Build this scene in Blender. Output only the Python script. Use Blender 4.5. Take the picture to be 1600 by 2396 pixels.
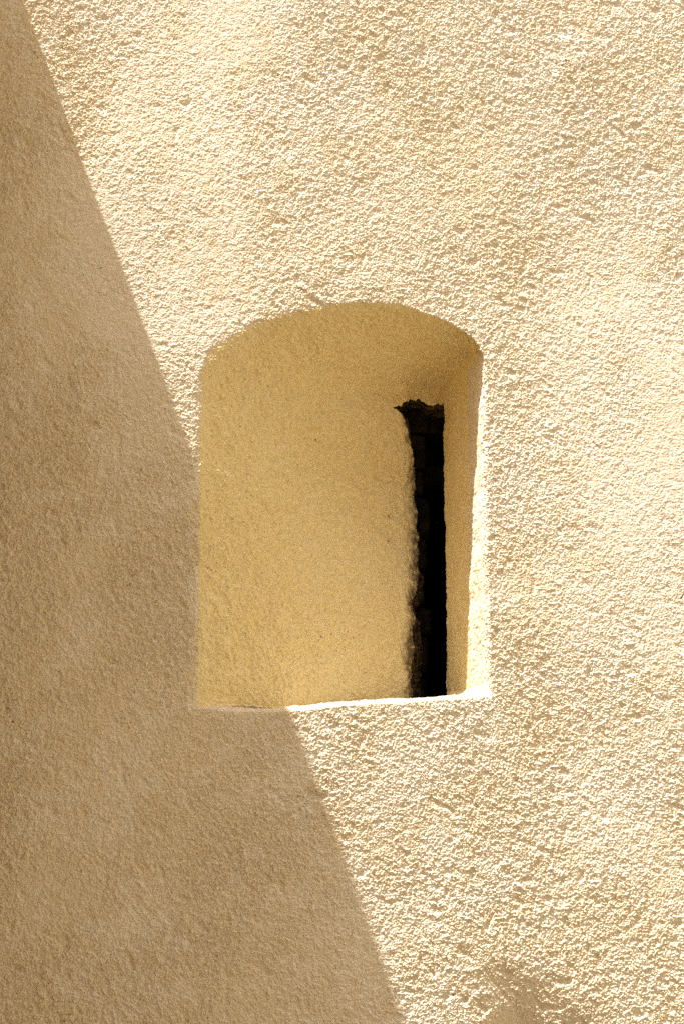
import bpy, math
import numpy as np

scene = bpy.context.scene
for o in list(bpy.data.objects):
    bpy.data.objects.remove(o)

# ------------------------------------------------------------------ camera
PITCH = math.radians(14.5)
CAM = (0.0, -3.0, 2.45 - 3.0 * math.tan(PITCH))
cd = bpy.data.cameras.new('camera')
cam = bpy.data.objects.new('camera', cd)
scene.collection.objects.link(cam)
cam.location = CAM
cam.rotation_euler = (math.radians(90) + PITCH, 0, 0)
cd.sensor_fit = 'HORIZONTAL'
cd.sensor_width = 24.0
cd.lens = 24.0 * 3.0 / math.cos(PITCH)
cd.clip_start = 0.05
cd.clip_end = 2000
scene.camera = cam

# ------------------------------------------------------------------ light
LX, LY, LZ = 0.376, 0.210, -1.0            # direction the sunlight travels
n = math.sqrt(LX * LX + LY * LY + LZ * LZ)
ELEV = math.asin(-LZ / n)
AZ = math.atan2(-LX, -LY)                   # compass-like angle of the sun from +Y towards +X
w = bpy.data.worlds.new("World")
scene.world = w
w.use_nodes = True
nt = w.node_tree
bg = nt.nodes['Background']
sky = nt.nodes.new('ShaderNodeTexSky')
sky.sky_type = 'NISHITA'
sky.sun_disc = False
sky.sun_elevation = ELEV
sky.sun_rotation = AZ
sky.air_density = 0.6
sky.dust_density = 6.0
sky.ozone_density = 0.2
nt.links.new(sky.outputs[0], bg.inputs[0])
bg.inputs[1].default_value = 0.075

sd = bpy.data.lights.new('sun', 'SUN')
sun = bpy.data.objects.new('sun', sd)
scene.collection.objects.link(sun)
sd.energy = 5.0
sd.angle = math.radians(0.53)
sd.color = (1.0, 0.985, 0.955)
from mathutils import Vector
sun.rotation_euler = Vector((LX, LY, LZ)).to_track_quat('-Z', 'Y').to_euler()
sun.location = (-2, -2, 8)

scene.view_settings.view_transform = 'Standard'
scene.view_settings.look = 'None'
scene.view_settings.gamma = 1
scene.view_settings.exposure = 1.10
scene.cycles.max_bounces = 10
scene.cycles.diffuse_bounces = 8
scene.cycles.use_denoising = False

# ------------------------------------------------------------------ noise
_r = np.random.RandomState(7)
PERM = _r.permutation(4096).astype(np.int32)
G = _r.normal(size=(4096, 3)).astype(np.float32)
G /= np.linalg.norm(G, axis=1)[:, None]


def perlin(x, y, z, lam, seed=0):
    """3-D gradient noise, wavelength lam in metres, about -1..1"""
    shp = x.shape
    out = np.empty(x.size, np.float32)
    xs, ys, zs = (np.ravel(v) for v in (x, y, z))
    for s in range(0, out.size, 400000):
        p = [(v[s:s + 400000] / lam + 100.0 + seed * 17.37).astype(np.float64) for v in (xs, ys, zs)]
        i = [np.floor(v).astype(np.int32) for v in p]
        f = [(v - k).astype(np.float32) for v, k in zip(p, i)]
        u = [t * t * t * (t * (t * 6 - 15) + 10) for t in f]
        acc = 0
        for a in (0, 1):
            ha = PERM[(i[0] + a + seed * 131) & 4095]
            wa = u[0] if a else 1 - u[0]
            for b in (0, 1):
                hb = PERM[(ha + i[1] + b) & 4095]
                wb = u[1] if b else 1 - u[1]
                for c in (0, 1):
                    hc = PERM[(hb + i[2] + c) & 4095]
                    wc = u[2] if c else 1 - u[2]
                    g = G[hc]
                    acc = acc + wa * wb * wc * (g[:, 0] * (f[0] - a) + g[:, 1] * (f[1] - b) + g[:, 2] * (f[2] - c))
        out[s:s + 400000] = acc * 1.6
    return out.reshape(shp)


def sstep(a, b, x):
    t = np.clip((x - a) / (b - a), 0, 1)
    return t * t * (3 - 2 * t)


def smin(a, b, k):
    h = np.maximum(k - np.abs(a - b), 0) / k
    return np.minimum(a, b) - h * h * k * 0.25


def curve(pts, sm=0.012, n=3000):
    """smooth interpolated curve through control points"""
    pts = sorted(pts)
    a = np.array([p[0] for p in pts]); b = np.array([p[1] for p in pts])
    q = np.linspace(a[0] - 0.3, a[-1] + 0.3, n)
    v = np.interp(q, a, b)
    k = max(3, int(sm / (q[1] - q[0])) | 1)
    ker = np.hanning(k + 2)[1:-1]; ker /= ker.sum()
    v = np.convolve(np.pad(v, k // 2, mode='edge'), ker, 'valid')
    return lambda t: np.interp(t, q, v)


# ------------------------------------------------------------------ shape of the wall (metres)
arch = curve([(-0.240, 2.60), (-0.2150, 2.640), (-0.2085, 2.6600), (-0.191, 2.6843), (-0.1718, 2.7027), (-0.146, 2.7213),
              (-0.1071, 2.7413), (-0.0549, 2.7579), (-0.0026, 2.7682), (0.0432, 2.7724), (0.0955, 2.7676),
              (0.1411, 2.7509), (0.1735, 2.7344), (0.1961, 2.7185), (0.2057, 2.7048), (0.2192, 2.66)], 0.030)
left_rim = curve([(2.10, -0.2120), (2.1693, -0.2118), (2.3676, -0.2118), (2.5322, -0.2128), (2.6467, -0.2130)], 0.05)
right_rim = curve([(2.10, 0.2078), (2.1819, 0.2073), (2.3676, 0.2065), (2.5657, 0.2079), (2.6877, 0.2087), (2.8, 0.209)], 0.05)
sill_rim = curve([(-0.25, 2.170), (-0.21, 2.168), (-0.1395, 2.1618), (-0.0835, 2.1649), (0.01, 2.1718), (0.1035, 2.1775), (0.2066, 2.1857), (0.26, 2.188)], 0.04)
DEPTH = 0.20
K = (3.0 + DEPTH) / 3.25
ZC = CAM[2]


def at_depth(pts, zfirst=False):
    """control points measured for a recess 0.25 m deep, moved to its real depth"""
    if zfirst:
        return [(ZC + (a - ZC) * K, b * K) for a, b in pts]
    return [(a * K, ZC + (b - ZC) * K) for a, b in pts]


back_top = curve([(-0.21, 2.6408), (-0.1219, 2.6485), (-0.0566, 2.6576), (0.0109, 2.6679), (0.0806, 2.6795), (0.1672, 2.7068)], 0.06)
slit_left = curve(at_depth([(2.74, 0.060), (2.690, 0.074), (2.6874, 0.0833), (2.6655, 0.102), (2.6327, 0.1101), (2.6037, 0.112), (2.5533, 0.115), (2.4961, 0.1187),
                   (2.4324, 0.1195), (2.3902, 0.115), (2.3658, 0.1093), (2.3448, 0.116), (2.3205, 0.1076),
                   (2.286, 0.1093), (2.2208, 0.1074), (2.15, 0.106)], True), 0.006)
slit_right = curve(at_depth([(2.75, 0.1645), (2.6984, 0.1625), (2.6037, 0.162), (2.4961, 0.1628), (2.3553, 0.1638), (2.2242, 0.1609), (2.1, 0.160)], True), 0.02)
slit_top = curve(at_depth([(0.0777, 2.6838), (0.0847, 2.6889), (0.0987, 2.6969), (0.1093, 2.7028), (0.1233, 2.7021),
                  (0.1407, 2.6925), (0.1512, 2.6925), (0.1568, 2.6947), (0.1639, 2.6969)]), 0.004)


def recess(x, z):
    """depth of the plastered surface behind the wall face, and the surface it belongs to"""
    wob = 0.0016 * perlin(x, 0 * x, z, 0.035, 3) + 0.0022 * perlin(x, 0 * x, z, 0.11, 4)
    a = x - left_rim(z) + wob * 0.5
    b = right_rim(z) - x + wob * 0.8
    c = arch(x) - z + wob * 1.4
    e = z - sill_rim(x) + wob * 0.8
    kl = DEPTH / (0.1150 * K + 0.2145)
    P = smin(kl * a, 0 * a + 0.212, 0.05) + 0.020 * sstep(0.094, 0.120, x) + 0.024 * sstep(2.66, 2.55, z) * sstep(-0.18, 0.02, x) * sstep(2.20, 2.50, z)
    cb = np.maximum(arch(x) - back_top(x), 0.012)
    C = np.maximum(P, 0.012) * 1.22 * c / cb
    R = smin(5.6 * b, 0.043 + 3.3 * b, 0.02)
    R = np.where(b > 0, R, 7.0 * b)
    S = 9.0 * e
    sm = lambda a_, b_, k: smin(a_, b_, np.clip(np.maximum(a_, b_), 1e-5, k))
    rnd = lambda m, r: np.where(m < -r, 0, np.where(m > r, m, (m + r) ** 2 / (4 * r)))
    P, C, R, S = rnd(P, 0.004), rnd(C, 0.016), rnd(R, 0.045), rnd(S, 0.085)
    D = sm(sm(P, C, 0.018), sm(R, S, 0.12), 0.035)
    kind = np.argmin(np.stack([P, C, R, S]), axis=0)
    return D, kind, D


def axis_coords(segs, lo, hi, grow, mx=0.25):
    """segs: (start, end, step) fine spans in order; graded outside"""
    v = []
    for s, e, d in segs:
        v += list(np.linspace(s, e, max(2, int(round((e - s) / d))), endpoint=False))
    v.append(segs[-1][1])
    d = segs[0][2]; t = v[0]; pre = []
    while t > lo:
        d = min(d * grow, mx); t -= d; pre.append(max(t, lo))
    d = segs[-1][2]; t = v[-1]; post = []
    while t < hi:
        d = min(d * grow, mx); t += d; post.append(min(t, hi))
    return np.array(pre[::-1] + v + post)


def grid_part(name, Pts, mask, mat, parent, smooth=True, attrs=None):
    """one mesh object from the masked faces of a point grid"""
    nz, nx = Pts.shape[:2]
    idx = np.arange(nz * nx).reshape(nz, nx)
    q = np.stack([idx[:-1, :-1], idx[:-1, 1:], idx[1:, 1:], idx[1:, :-1]], -1)[mask]
    used, inv = np.unique(q, return_inverse=True)
    co = Pts.reshape(-1, 3)[used].astype(np.float32)
    me = bpy.data.meshes.new(name)
    me.vertices.add(len(co)); me.vertices.foreach_set('co', co.ravel())
    nf = len(q)
    me.loops.add(nf * 4); me.loops.foreach_set('vertex_index', inv.ravel().astype(np.int32))
    me.polygons.add(nf)
    me.polygons.foreach_set('loop_start', np.arange(nf, dtype=np.int32) * 4)
    me.polygons.foreach_set('use_smooth', np.full(nf, smooth))
    me.update(calc_edges=True)
    for an, av in (attrs or {}).items():
        at = me.attributes.new(an, 'FLOAT', 'POINT')
        at.data.foreach_set('value', av.reshape(-1)[used].astype(np.float32))
    me.materials.append(mat)
    o = bpy.data.objects.new(name, me)
    scene.collection.objects.link(o)
    if parent: o.parent = parent
    return o


def normals(Pts):
    du = np.gradient(Pts, axis=1); dv = np.gradient(Pts, axis=0)
    N = np.cross(du, dv)
    N /= np.linalg.norm(N, axis=2, keepdims=True) + 1e-12
    return N


# ------------------------------------------------------------------ materials
def new_mat(name):
    m = bpy.data.materials.new(name); m.use_nodes = True
    t = m.node_tree; b = t.nodes['Principled BSDF']
    b.inputs['Roughness'].default_value = 0.92
    b.inputs['Specular IOR Level'].default_value = 0.15
    return m, t, b


def noise(t, co, scale, detail=4, rough=0.55, sc=None):
    mp = t.nodes.new('ShaderNodeMapping'); t.links.new(co, mp.inputs[0])
    if sc: mp.inputs['Scale'].default_value = sc
    nn = t.nodes.new('ShaderNodeTexNoise')
    nn.inputs['Scale'].default_value = scale
    nn.inputs['Detail'].default_value = detail
    nn.inputs['Roughness'].default_value = rough
    t.links.new(mp.outputs[0], nn.inputs['Vector'])
    return nn.outputs['Fac']


def ramp(t, fac, lo, hi, v0=0.0, v1=1.0):
    r = t.nodes.new('ShaderNodeMapRange')
    r.interpolation_type = 'SMOOTHSTEP'
    for k, v in zip(('From Min', 'From Max', 'To Min', 'To Max'), (lo, hi, v0, v1)):
        r.inputs[k].default_value = v
    t.links.new(fac, r.inputs['Value'])
    return r.outputs['Result']


def mix(t, fac, a, b):
    m = t.nodes.new('ShaderNodeMix'); m.data_type = 'RGBA'
    if isinstance(fac, float): m.inputs[0].default_value = fac
    else: t.links.new(fac, m.inputs[0])
    for s, v in ((6, a), (7, b)):
        if isinstance(v, tuple): m.inputs[s].default_value = (*v, 1)
        else: t.links.new(v, m.inputs[s])
    return m.outputs[2]


def plaster(name, base, alt, streak, dirt, speck=0.0, bump=0.0005, weather=None):
    m, t, b = new_mat(name)
    co = t.nodes.new('ShaderNodeTexCoord').outputs['Object']
    broad = ramp(t, noise(t, co, 3.0, 3), 0.40, 0.62)
    mid = ramp(t, noise(t, co, 22.0, 4), 0.38, 0.66)
    fine = ramp(t, noise(t, co, 230.0, 3, 0.65), 0.42, 0.66)
    c = mix(t, broad, base, alt)
    c = mix(t, ramp(t, mid, 0, 1, 0, 0.35), c, alt)
    c = mix(t, ramp(t, fine, 0, 1, 0, 0.6), c, streak)
    if weather:                                    # 'patch': where the coat kept its ochre; 'grime': dirt round the slit
        for an, col, amt in weather:
            a = t.nodes.new('ShaderNodeAttribute'); a.attribute_name = an
            c = mix(t, ramp(t, a.outputs['Fac'], 0, 1, 0, amt), c, col)
    sp = ramp(t, noise(t, co, 105.0, 2, 0.5), 0.75, 0.78, 0, 0.6)
    if speck > 0:
        cl = ramp(t, noise(t, co, 9.0, 2, 0.5), 0.50, 0.66)
        mm_ = t.nodes.new('ShaderNodeMath'); mm_.operation = 'MULTIPLY'
        t.links.new(ramp(t, noise(t, co, 190.0, 2, 0.5), 0.66, 0.70, 0, 0.8), mm_.inputs[0]); t.links.new(cl, mm_.inputs[1])
        c = mix(t, mm_.outputs[0], c, dirt)
        c = mix(t, sp, c, dirt)
        sp2 = ramp(t, noise(t, co, 300.0, 2, 0.5), 0.69, 0.74, 0, speck)
        c = mix(t, sp2, c, dirt)
    t.links.new(c, b.inputs['Base Color'])
    bp = t.nodes.new('ShaderNodeBump')
    bp.inputs['Strength'].default_value = 1.0
    bp.inputs['Distance'].default_value = bump * 1.6
    t.links.new(noise(t, co, 520.0, 3, 0.6), bp.inputs['Height'])
    t.links.new(bp.outputs[0], b.inputs['Normal'])
    return m


M_wall = plaster('cream_roughcast', (0.82, 0.75, 0.62), (0.80, 0.715, 0.555), (0.71, 0.60, 0.43), (0.16, 0.11, 0.06), 0.30, 0.0005,
                 [('patch', (0.74, 0.61, 0.40), 0.48)])
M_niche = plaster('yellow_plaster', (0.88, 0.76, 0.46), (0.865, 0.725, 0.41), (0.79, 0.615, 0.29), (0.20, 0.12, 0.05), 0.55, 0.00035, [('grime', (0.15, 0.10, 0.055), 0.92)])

m, t, b = new_mat('broken_mortar')
co = t.nodes.new('ShaderNodeTexCoord').outputs['Object']
c = mix(t, ramp(t, noise(t, co, 90, 4), 0.4, 0.62), (0.018, 0.012, 0.008), (0.11, 0.072, 0.04))
c = mix(t, ramp(t, noise(t, co, 260, 3), 0.55, 0.72), c, (0.24, 0.17, 0.10))
t.links.new(c, b.inputs['Base Color'])
M_mortar = m

m, t, b = new_mat('dark_stone')
co = t.nodes.new('ShaderNodeTexCoord').outputs['Object']
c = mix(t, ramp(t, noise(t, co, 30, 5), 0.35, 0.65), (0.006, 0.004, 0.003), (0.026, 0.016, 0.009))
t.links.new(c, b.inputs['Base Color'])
M_stone = m

m, t, b = new_mat('dark_ledge')  # ledge darkened to cut the sun it bounces into the niche
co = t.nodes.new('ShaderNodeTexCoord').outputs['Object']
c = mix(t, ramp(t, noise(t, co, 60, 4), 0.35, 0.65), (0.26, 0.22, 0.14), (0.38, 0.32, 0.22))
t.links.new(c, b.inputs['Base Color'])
M_ledge = m

m, t, b = new_mat('sandy_paving')
co = t.nodes.new('ShaderNodeTexCoord').outputs['Object']
c = mix(t, ramp(t, noise(t, co, 2.5, 6), 0.35, 0.65), (0.17, 0.14, 0.085), (0.13, 0.105, 0.06))
t.links.new(c, b.inputs['Base Color'])
M_ground = m

m, t, b = new_mat('bounce_ochre')  # colour of the added wing, picked for the warm light it bounces
co = t.nodes.new('ShaderNodeTexCoord').outputs['Object']
c = mix(t, ramp(t, noise(t, co, 4.0, 6), 0.35, 0.65), (0.50, 0.425, 0.285), (0.44, 0.36, 0.225))
c = mix(t, ramp(t, noise(t, co, 40.0, 4), 0.45, 0.70, 0, 0.5), c, (0.36, 0.27, 0.16))
t.links.new(c, b.inputs['Base Color'])
bp = t.nodes.new('ShaderNodeBump'); bp.inputs['Distance'].default_value = 0.006
t.links.new(noise(t, co, 60.0, 5, 0.6), bp.inputs['Height']); t.links.new(bp.outputs[0], b.inputs['Normal'])
M_ochre = m

m, t, b = new_mat('brown_buttress')  # unseen buttress coloured brown to dim the wall's left edge
co = t.nodes.new('ShaderNodeTexCoord').outputs['Object']
c = mix(t, ramp(t, noise(t, co, 7.0, 6), 0.35, 0.65), (0.54, 0.43, 0.275), (0.44, 0.34, 0.21))
t.links.new(c, b.inputs['Base Color'])
M_brown = m


# ------------------------------------------------------------------ main wall
def tag(o, label=None, cat=None, kind=None, group=None):
    if label: o['label'] = label
    if cat: o['category'] = cat
    if kind: o['kind'] = kind
    if group: o['group'] = group
    return o


building = bpy.data.objects.new('plastered_building', None)
scene.collection.objects.link(building)
tag(building, 'cream roughcast wall of a building with an arched window recess and a dark narrow slit', 'building')

X0, X1, Z0, Z1 = -3.0, 4.0, 0.0, 5.2
xs = axis_coords([(-1.0, -0.57, 0.004), (-0.57, 0.095, 0.0008), (0.095, 0.225, 0.0006), (0.225, 0.58, 0.0008), (0.58, 1.1, 0.003)], X0, X1, 1.06)
zs = axis_coords([(1.3, 1.68, 0.004), (1.68, 2.155, 0.0008), (2.155, 2.20, 0.0005), (2.20, 3.30, 0.0008), (3.30, 3.7, 0.003)], Z0, Z1, 1.06)
X, Z = np.meshgrid(xs, zs)
D, kind, mm = recess(X, Z)
Y0 = np.zeros_like(X)
# broad hand-made undulation of the wall
undulate = lambda x, z: 0.0035 * perlin(x, 0 * x, z, 0.55, 11) + 0.0016 * perlin(x, 0 * x, z, 0.19, 12)
und = undulate(X, Z)
# a hollow shaped to give a soft shadow wedge, low on the right
und = und + 0.027 * sstep(1.822, 1.670, Z + 0.45 * np.abs(X - 0.226 - 0.3 * (1.80 - Z)) + 0.012 * perlin(X, Y0, Z, 0.05, 13)) * np.exp(-((X - 0.222 - 0.3 * (1.80 - Z)) / np.where(X - 0.222 - 0.3 * (1.80 - Z) > 0, 0.10, 0.045)) ** 2) * sstep(1.45, 1.62, Z)
P = np.stack([X, D + und, Z], -1)
N = normals(P)                                    # points to -Y (out of the wall)
if N[5, 5, 1] > 0: N = -N
x_, y_, z_ = P[..., 0], P[..., 1], P[..., 2]
print('grid', P.shape)

wx = 0.0028 * perlin(x_, y_, z_, 0.012, 21) + 0.0014 * perlin(x_, y_, z_, 0.0052, 23)
wz = 0.0028 * perlin(x_, y_, z_, 0.012, 22) + 0.0014 * perlin(x_, y_, z_, 0.0052, 24)
n10 = perlin(x_ + wx, y_, z_ + wz, 0.0085, 31)
n6 = perlin(x_ + wx, y_, z_ + wz, 0.0046, 32)
n4 = perlin(x_ + wx, y_ + wz, z_, 0.0030, 33)
n2 = perlin(x_, y_, z_, 0.0020, 34)
# patches: rough crust and rubbed smoother areas drawn out along a rising diagonal
s1 = (x_ + z_) * 0.7071; s2 = (z_ - x_) * 0.7071
pat = perlin(s1 * 0.6, y_, s2, 0.20, 41) + 0.7 * perlin(s1 * 0.7, y_, s2, 0.06, 42)
rough = 0.78 + 0.55 * sstep(-0.55, 0.45, pat)
smooth_field = sstep(0.24, 0.06, np.abs(x_ - 0.44)) * sstep(0.50, 0.18, np.abs(z_ - 2.55))
smooth_field = np.maximum(smooth_field, sstep(0.22, 0.05, np.abs(x_ + 0.26 - 0.15 * (z_ - 3.0))) * sstep(0.5, 0.25, np.abs(z_ - 3.05)))
rough *= 1 - 0.50 * np.clip(smooth_field + 0.35 * perlin(x_, y_, z_, 0.09, 43) * (smooth_field > 0.02), 0, 1)
rough *= 1 + 0.60 * sstep(-0.05, -0.35, x_ - 0.35 * (2.45 - z_))
crust = 0.5 * (0.35 - np.abs(n6)) + 0.45 * n6
grain = np.abs(n4) - 0.25
h_wall = rough * (0.00080 * n10 + 0.00130 * crust + 0.00145 * grain + 0.00045 * n4 + 0.00080 * n2)
# bigger pits and lumps here and there
pit = perlin(x_ + wx, y_, z_ * 0.9 + x_ * 0.4, 0.019, 51)
h_wall += -0.0015 * sstep(0.35, 0.70, pit) * rough + 0.0010 * sstep(0.5, 0.8, -pit) * rough
# plaster inside the recess: smoother, lumpy, finely crazed
lump = perlin(x_ * 1.3, y_ * 1.3, z_, 0.035, 61)
ridg = np.abs(perlin(x_ + wx, y_, z_ * 1.3 + wz, 0.012, 62))
brush = perlin((x_ + 0.6 * z_) * 0.9 + wx, y_, (z_ - 0.6 * x_) * 0.35 + wz, 0.007, 64)
ridg2 = np.abs(perlin(x_ * 0.8 + 2 * wx, y_ * 0.8, z_ * 1.2 + 2 * wz, 0.024, 63))
h_in = 0.0024 * lump + 0.0012 * n10 - 0.0006 * sstep(0.16, 0.0, ridg) - 0.0006 * sstep(0.06, 0.0, ridg2) + 0.0011 * brush + 0.0010 * n6 + 0.0009 * grain + 0.0006 * n4 + 0.0007 * n2
strokes = (1 - 0.75 * sstep(0.075, 0.105, x_)) * sstep(2.66, 2.60, z_) * sstep(2.38, 2.56, z_) * sstep(-0.12, 0.04, x_)
h_in *= 1.0 + 0.4 * (1 - sstep(0.085, 0.110, x_))
h_in += strokes * (0.0026 * brush + 0.0016 * n10 + 0.0012 * n6) * (x_ < 0.13)
h_in *= 1 - 0.45 * (kind == 2)
inside = sstep(0.004, 0.018, D)
h = h_wall * (1 - inside) + h_in * inside
calm = sstep(0.030, 0.0, np.abs(Z - sill_rim(X))) * (np.abs(X) < 0.22)
h = h * (1 - 0.35 * calm)
P = P + N * h[..., None]

# faces: what part each belongs to, and the hole of the slit
Dc = 0.25 * (D[:-1, :-1] + D[1:, :-1] + D[:-1, 1:] + D[1:, 1:])
xc = 0.5 * (X[:-1, :-1] + X[:-1, 1:]); zc = 0.5 * (Z[:-1, :-1] + Z[1:, :-1])
kc = kind[:-1, :-1]
j1 = 0.0042 * perlin(xc * 0.2, 0 * xc, zc, 0.019, 71) + 0.0012 * perlin(xc, 0 * xc, zc, 0.0045, 72)
j2 = 0.0012 * perlin(xc * 0.2, 0 * xc, zc, 0.02, 73) + 0.0004 * perlin(xc, 0 * xc, zc, 0.005, 74)
j3 = 0.0050 * perlin(xc, 0 * xc, zc * 0.4, 0.009, 75) + 0.0022 * perlin(xc, 0 * xc, zc, 0.004, 76)
ratio = (3.0 + DEPTH) / (3.0 + Dc)
xe = xc * ratio; ze = ZC + (zc - ZC) * ratio
hole = (xe > slit_left(ze) + j1) & (xe < slit_right(ze) + j2) & (ze < slit_top(xe) + j3) & (Dc > 0.12) & (zc > 2.17)
wj = 0.010 * perlin(xc, 0 * xc, zc, 0.02, 77)
face = (Dc < np.where(kc == 1, 0.0010, 0.0030)) | ((kc == 3) & (Dc < 0.022)) | ((kc == 2) & (Dc < 0.095 + wj) & (zc < 2.705))
patch = sstep(-0.25, 0.55, 0.8 * perlin(s1 * 0.8, y_, s2, 0.11, 44) + 0.8 * perlin(x_ + 3 * wx, y_, z_ + 3 * wz, 0.030, 45) + 0.5 * (rough - 1.0) - 0.2 * smooth_field)
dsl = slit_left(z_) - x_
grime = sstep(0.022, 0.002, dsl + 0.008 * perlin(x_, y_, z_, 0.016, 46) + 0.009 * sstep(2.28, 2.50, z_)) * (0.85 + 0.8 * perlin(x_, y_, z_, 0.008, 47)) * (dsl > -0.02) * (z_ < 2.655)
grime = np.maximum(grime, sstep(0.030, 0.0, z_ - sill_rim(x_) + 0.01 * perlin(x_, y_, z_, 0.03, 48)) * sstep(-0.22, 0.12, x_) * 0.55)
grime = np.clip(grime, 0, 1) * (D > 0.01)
at_w = {'patch': patch}; at_n = {'grime': grime}
grid_part('wall', P, face & ~hole, M_wall, building, attrs=at_w)
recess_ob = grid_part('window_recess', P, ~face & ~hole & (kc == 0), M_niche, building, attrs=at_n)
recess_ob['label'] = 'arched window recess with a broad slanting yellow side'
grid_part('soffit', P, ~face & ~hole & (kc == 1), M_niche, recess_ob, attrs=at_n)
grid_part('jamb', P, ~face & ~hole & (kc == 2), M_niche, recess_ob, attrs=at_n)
grid_part('sill', P, ~face & ~hole & (kc == 3), M_ledge, recess_ob)

# ---- broken mortar edge round the slit
bx = np.arange(0.060, 0.178, 0.0006); bz = np.arange(2.15, 2.735, 0.0009)
BX, BZ = np.meshgrid(bx, bz)
Db, _, _ = recess(BX, BZ)
Db = np.minimum(Db, 0.239)
zero = np.zeros_like(BX)
s = np.minimum(BX - slit_left(BZ), (slit_top(BX) - BZ) * 1.0)
s = s - (0.0042 * perlin(BX * 0.2, zero, BZ, 0.019, 71) + 0.0012 * perlin(BX, zero, BZ, 0.0045, 72))
band = curve([(2.15, 0.016), (2.22, 0.015), (2.28, 0.014), (2.31, 0.017), (2.345, 0.004), (2.37, 0.012), (2.40, 0.010), (2.43, 0.004),
              (2.50, 0.003), (2.56, 0.002), (2.62, 0.003), (2.665, 0.002), (2.69, 0.001), (2.74, 0.001)], 0.008)
wdt = band(BZ) + 0.004 * perlin(BX * 0.5, zero, BZ, 0.014, 81)
wdt = np.where(BX > 0.145, np.maximum(wdt, 0.004), wdt)
fallb = sstep(0, 0.004, s - wdt)
Yb = Db + undulate(BX, BZ) + 0.0050 + np.clip(s, 0, 0.03) * 1.1 + 0.004 * perlin(BX, zero, BZ, 0.009, 82) * sstep(0, 0.003, s) \
    + 0.0022 * perlin(BX, zero, BZ, 0.004, 83) * sstep(0, 0.003, s) + 0.10 * fallb
Pb = np.stack([BX, Yb, BZ], -1)
keep = ((s - wdt)[:-1, :-1] < 0.004) & (s[:-1, :-1] > -0.010) & (BX < slit_right(BZ) + 0.004)[:-1, :-1]
be = grid_part('broken_edge', Pb, keep, M_mortar, recess_ob)
be['label'] = 'crumbling brown edge of the plaster beside the slit'

# ---- rubble masonry lining the cavity: each stone a rounded block with a worn face
CAVITY = []


def stone(cx, cy, cz, sx, sy, sz, seed):
    nu, nv = 28, 20
    u = np.linspace(0, 2 * math.pi, nu + 1); v = np.linspace(-math.pi / 2, math.pi / 2, nv)
    U, V = np.meshgrid(u, v)
    e = 0.35
    cs = lambda a: np.sign(np.cos(a)) * np.abs(np.cos(a)) ** e
    sn = lambda a: np.sign(np.sin(a)) * np.abs(np.sin(a)) ** e
    a = cs(V) * cs(U); b_ = cs(V) * sn(U); c_ = sn(V)
    nn = 1 + 0.14 * perlin(a + seed * 3, b_, c_, 0.9, 91) + 0.06 * perlin(a + seed * 3, b_, c_, 0.3, 92)
    Q = np.stack([cx + a * sx * nn, cy + b_ * sy * nn, cz + c_ * sz * nn], -1)
    Q[:, -1] = Q[:, 0]
    CAVITY.append(Q)


cav_x = np.linspace(0.02, 0.30, 80); cav_z = np.linspace(2.05, 2.80, 180)
CX, CZ = np.meshgrid(cav_x, cav_z)
zero = np.zeros_like(CX)
fl = 0.285 + 0.50 * sstep(0.128, 0.142, CX + 0.004 * perlin(CX, zero, CZ, 0.04, 95)) * sstep(2.66, 2.60, CZ + 0.01 * perlin(CX, zero, CZ, 0.03, 96))
Yc = fl + 0.012 * perlin(CX, zero, CZ, 0.03, 97) + 0.004 * perlin(CX, zero, CZ, 0.010, 98)
CAVITY.append(np.stack([CX, Yc, CZ], -1))
z = 2.20; k = 0
while z < 2.62:
    hgt = (0.026, 0.034, 0.022, 0.030)[k % 4]
    stone(0.108 + 0.004 * (k % 3), 0.285, z + hgt, 0.022, 0.03, hgt * 0.94, k)
    z += 2 * hgt; k += 1
for (a, b_, c_, d, e_) in ((0.112, 0.28, 2.672, 0.030, 0.024), (0.152, 0.295, 2.668, 0.022, 0.018), (0.150, 0.35, 2.628, 0.030, 0.016),
                           (0.150, 0.32, 2.590, 0.026, 0.015)):
    stone(a, b_, c_, d, 0.03, e_, k); k += 1
cv, cf, off = [], [], 0
for Q in CAVITY:
    nz_, nx_ = Q.shape[:2]
    cv += Q.reshape(-1, 3).tolist()
    for i_ in range(nz_ - 1):
        for j_ in range(nx_ - 1):
            a = off + i_ * nx_ + j_
            cf.append((a, a + 1, a + 1 + nx_, a + nx_))
    off += nz_ * nx_
me = bpy.data.meshes.new('masonry_lining'); me.from_pydata(cv, [], cf); me.materials.append(M_stone)
lining = bpy.data.objects.new('masonry_lining', me); scene.collection.objects.link(lining); lining.parent = recess_ob
lining['label'] = 'dark rubble masonry inside the slit'

# ---- thickness of the wall: back, top, ends (behind the face)
def shell(name, x0, x1, y0, y1, z0, z1, mat, parent):
    v = [(x0, y0, z0), (x1, y0, z0), (x1, y0, z1), (x0, y0, z1), (x0, y1, z0), (x1, y1, z0), (x1, y1, z1), (x0, y1, z1)]
    f = [(5, 4, 7, 6), (3, 2, 6, 7), (0, 3, 7, 4), (1, 5, 6, 2), (0, 4, 5, 1)]
    me = bpy.data.meshes.new(name); me.from_pydata(v, [], f); me.materials.append(mat)
    o = bpy.data.objects.new(name, me); scene.collection.objects.link(o); o.parent = parent
    return o


shell('wall_core', X0 + 0.002, X1 - 0.002, 0.012, 0.95, 0.002, Z1 - 0.002, M_wall, building)

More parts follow.
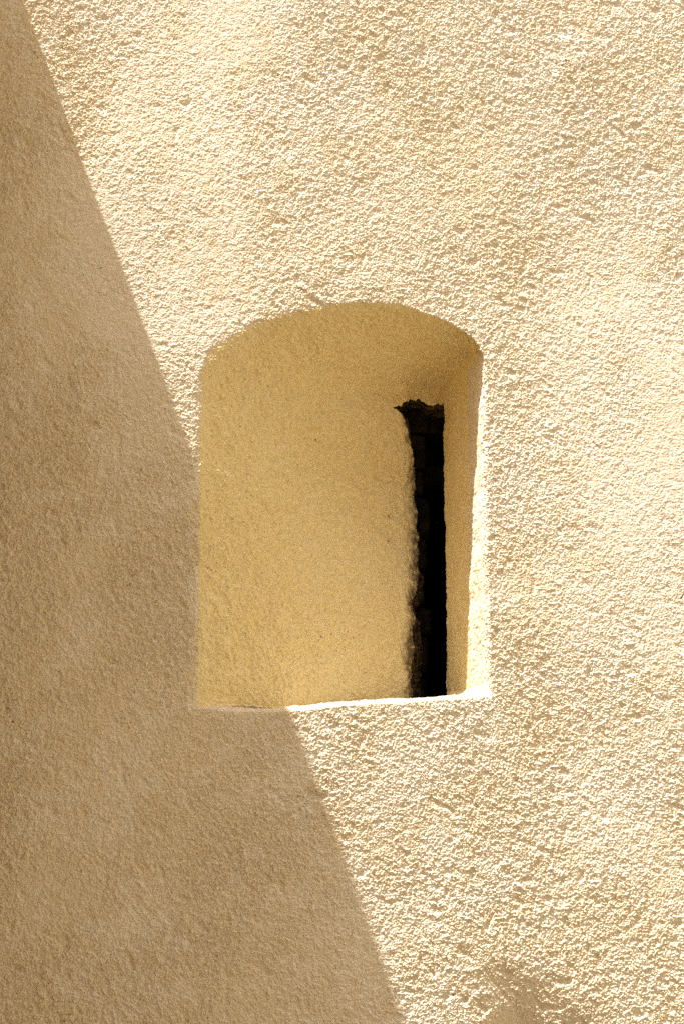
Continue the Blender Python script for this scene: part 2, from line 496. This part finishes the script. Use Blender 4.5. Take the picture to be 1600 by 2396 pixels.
# added wing, unseen on the right, bouncing warm sunlight onto the wall
WX, WY, WZ = 2.6, -8.0, 10.0
v = [(WX, 0.03, 0), (WX, WY, 0), (WX, WY, WZ), (WX, 0.03, WZ), (WX + 1.38, WY, 0), (WX + 1.38, WY, WZ), (WX + 1.38, 0.03, WZ), (WX + 1.38, 0.03, 0)]
me = bpy.data.meshes.new('bounce_wing'); me.from_pydata(v, [], [(0, 1, 2, 3), (1, 4, 5, 2), (3, 2, 5, 6), (4, 7, 6, 5)]); me.materials.append(M_ochre)
o = bpy.data.objects.new('bounce_wing', me); scene.collection.objects.link(o); o.parent = building

# ------------------------------------------------------------------ side wall whose sloping light line falls across the face
ex, ez = -0.565, 3.468
ys = np.concatenate([np.arange(-1.80, -0.0, 0.008), [0.012]])
prof = []                                          # cross-section in x,z: foot right, up, over rounded arris, across, down left
for zz in np.linspace(0.0, ez - 0.03, 160): prof.append((ex + 0.088 * min(1.0, (ez - 0.03 - zz) / 1.7), zz))  # batter shaped to dim the wall's lower left
for a in np.linspace(0, 90, 10): prof.append((ex - 0.012 + 0.012 * math.cos(math.radians(a)), ez - 0.012 + 0.012 * math.sin(math.radians(a))))
for xx in np.linspace(ex - 0.03, ex - 0.40, 25): prof.append((xx, ez))
for zz in np.linspace(ez - 0.02, 0.0, 60): prof.append((ex - 0.41, zz))
prof = np.array(prof)
YY, _ = np.meshgrid(ys, prof[:, 0])
PX = np.repeat(prof[:, :1], len(ys), 1); PZ = np.repeat(prof[:, 1:], len(ys), 1)
wob = 0.004 * perlin(PX, YY, PZ, 0.16, 101) + 0.0012 * perlin(PX, YY, PZ, 0.03, 102)
Q = np.stack([PX + wob, YY, PZ + wob], -1)
side = bpy.data.objects.new('plastered_buttress', None); scene.collection.objects.link(side)
side.location = (0, 0, 0)
tag(side, 'unseen brown buttress standing out from the wall at the far left, throwing the slanting shadow', 'buttress')
grid_part('shaft', Q, np.ones((Q.shape[0] - 1, Q.shape[1] - 1), bool), M_brown, side)
E1 = Q[:, 0]
me = bpy.data.meshes.new('end_face'); me.from_pydata([tuple(p) for p in E1], [], [tuple(range(len(E1)))]); me.materials.append(M_brown)
o = bpy.data.objects.new('end_face', me); scene.collection.objects.link(o); o.parent = side

# ------------------------------------------------------------------ ground
me = bpy.data.meshes.new('ground')
me.from_pydata([(-400, -400, 0), (400, -400, 0), (400, 400, 0), (-400, 400, 0)], [], [(0, 1, 2, 3)])
me.materials.append(M_ground)
g = bpy.data.objects.new('ground', me); scene.collection.objects.link(g)
g.location = (0, 0, -0.004)
tag(g, kind='structure')
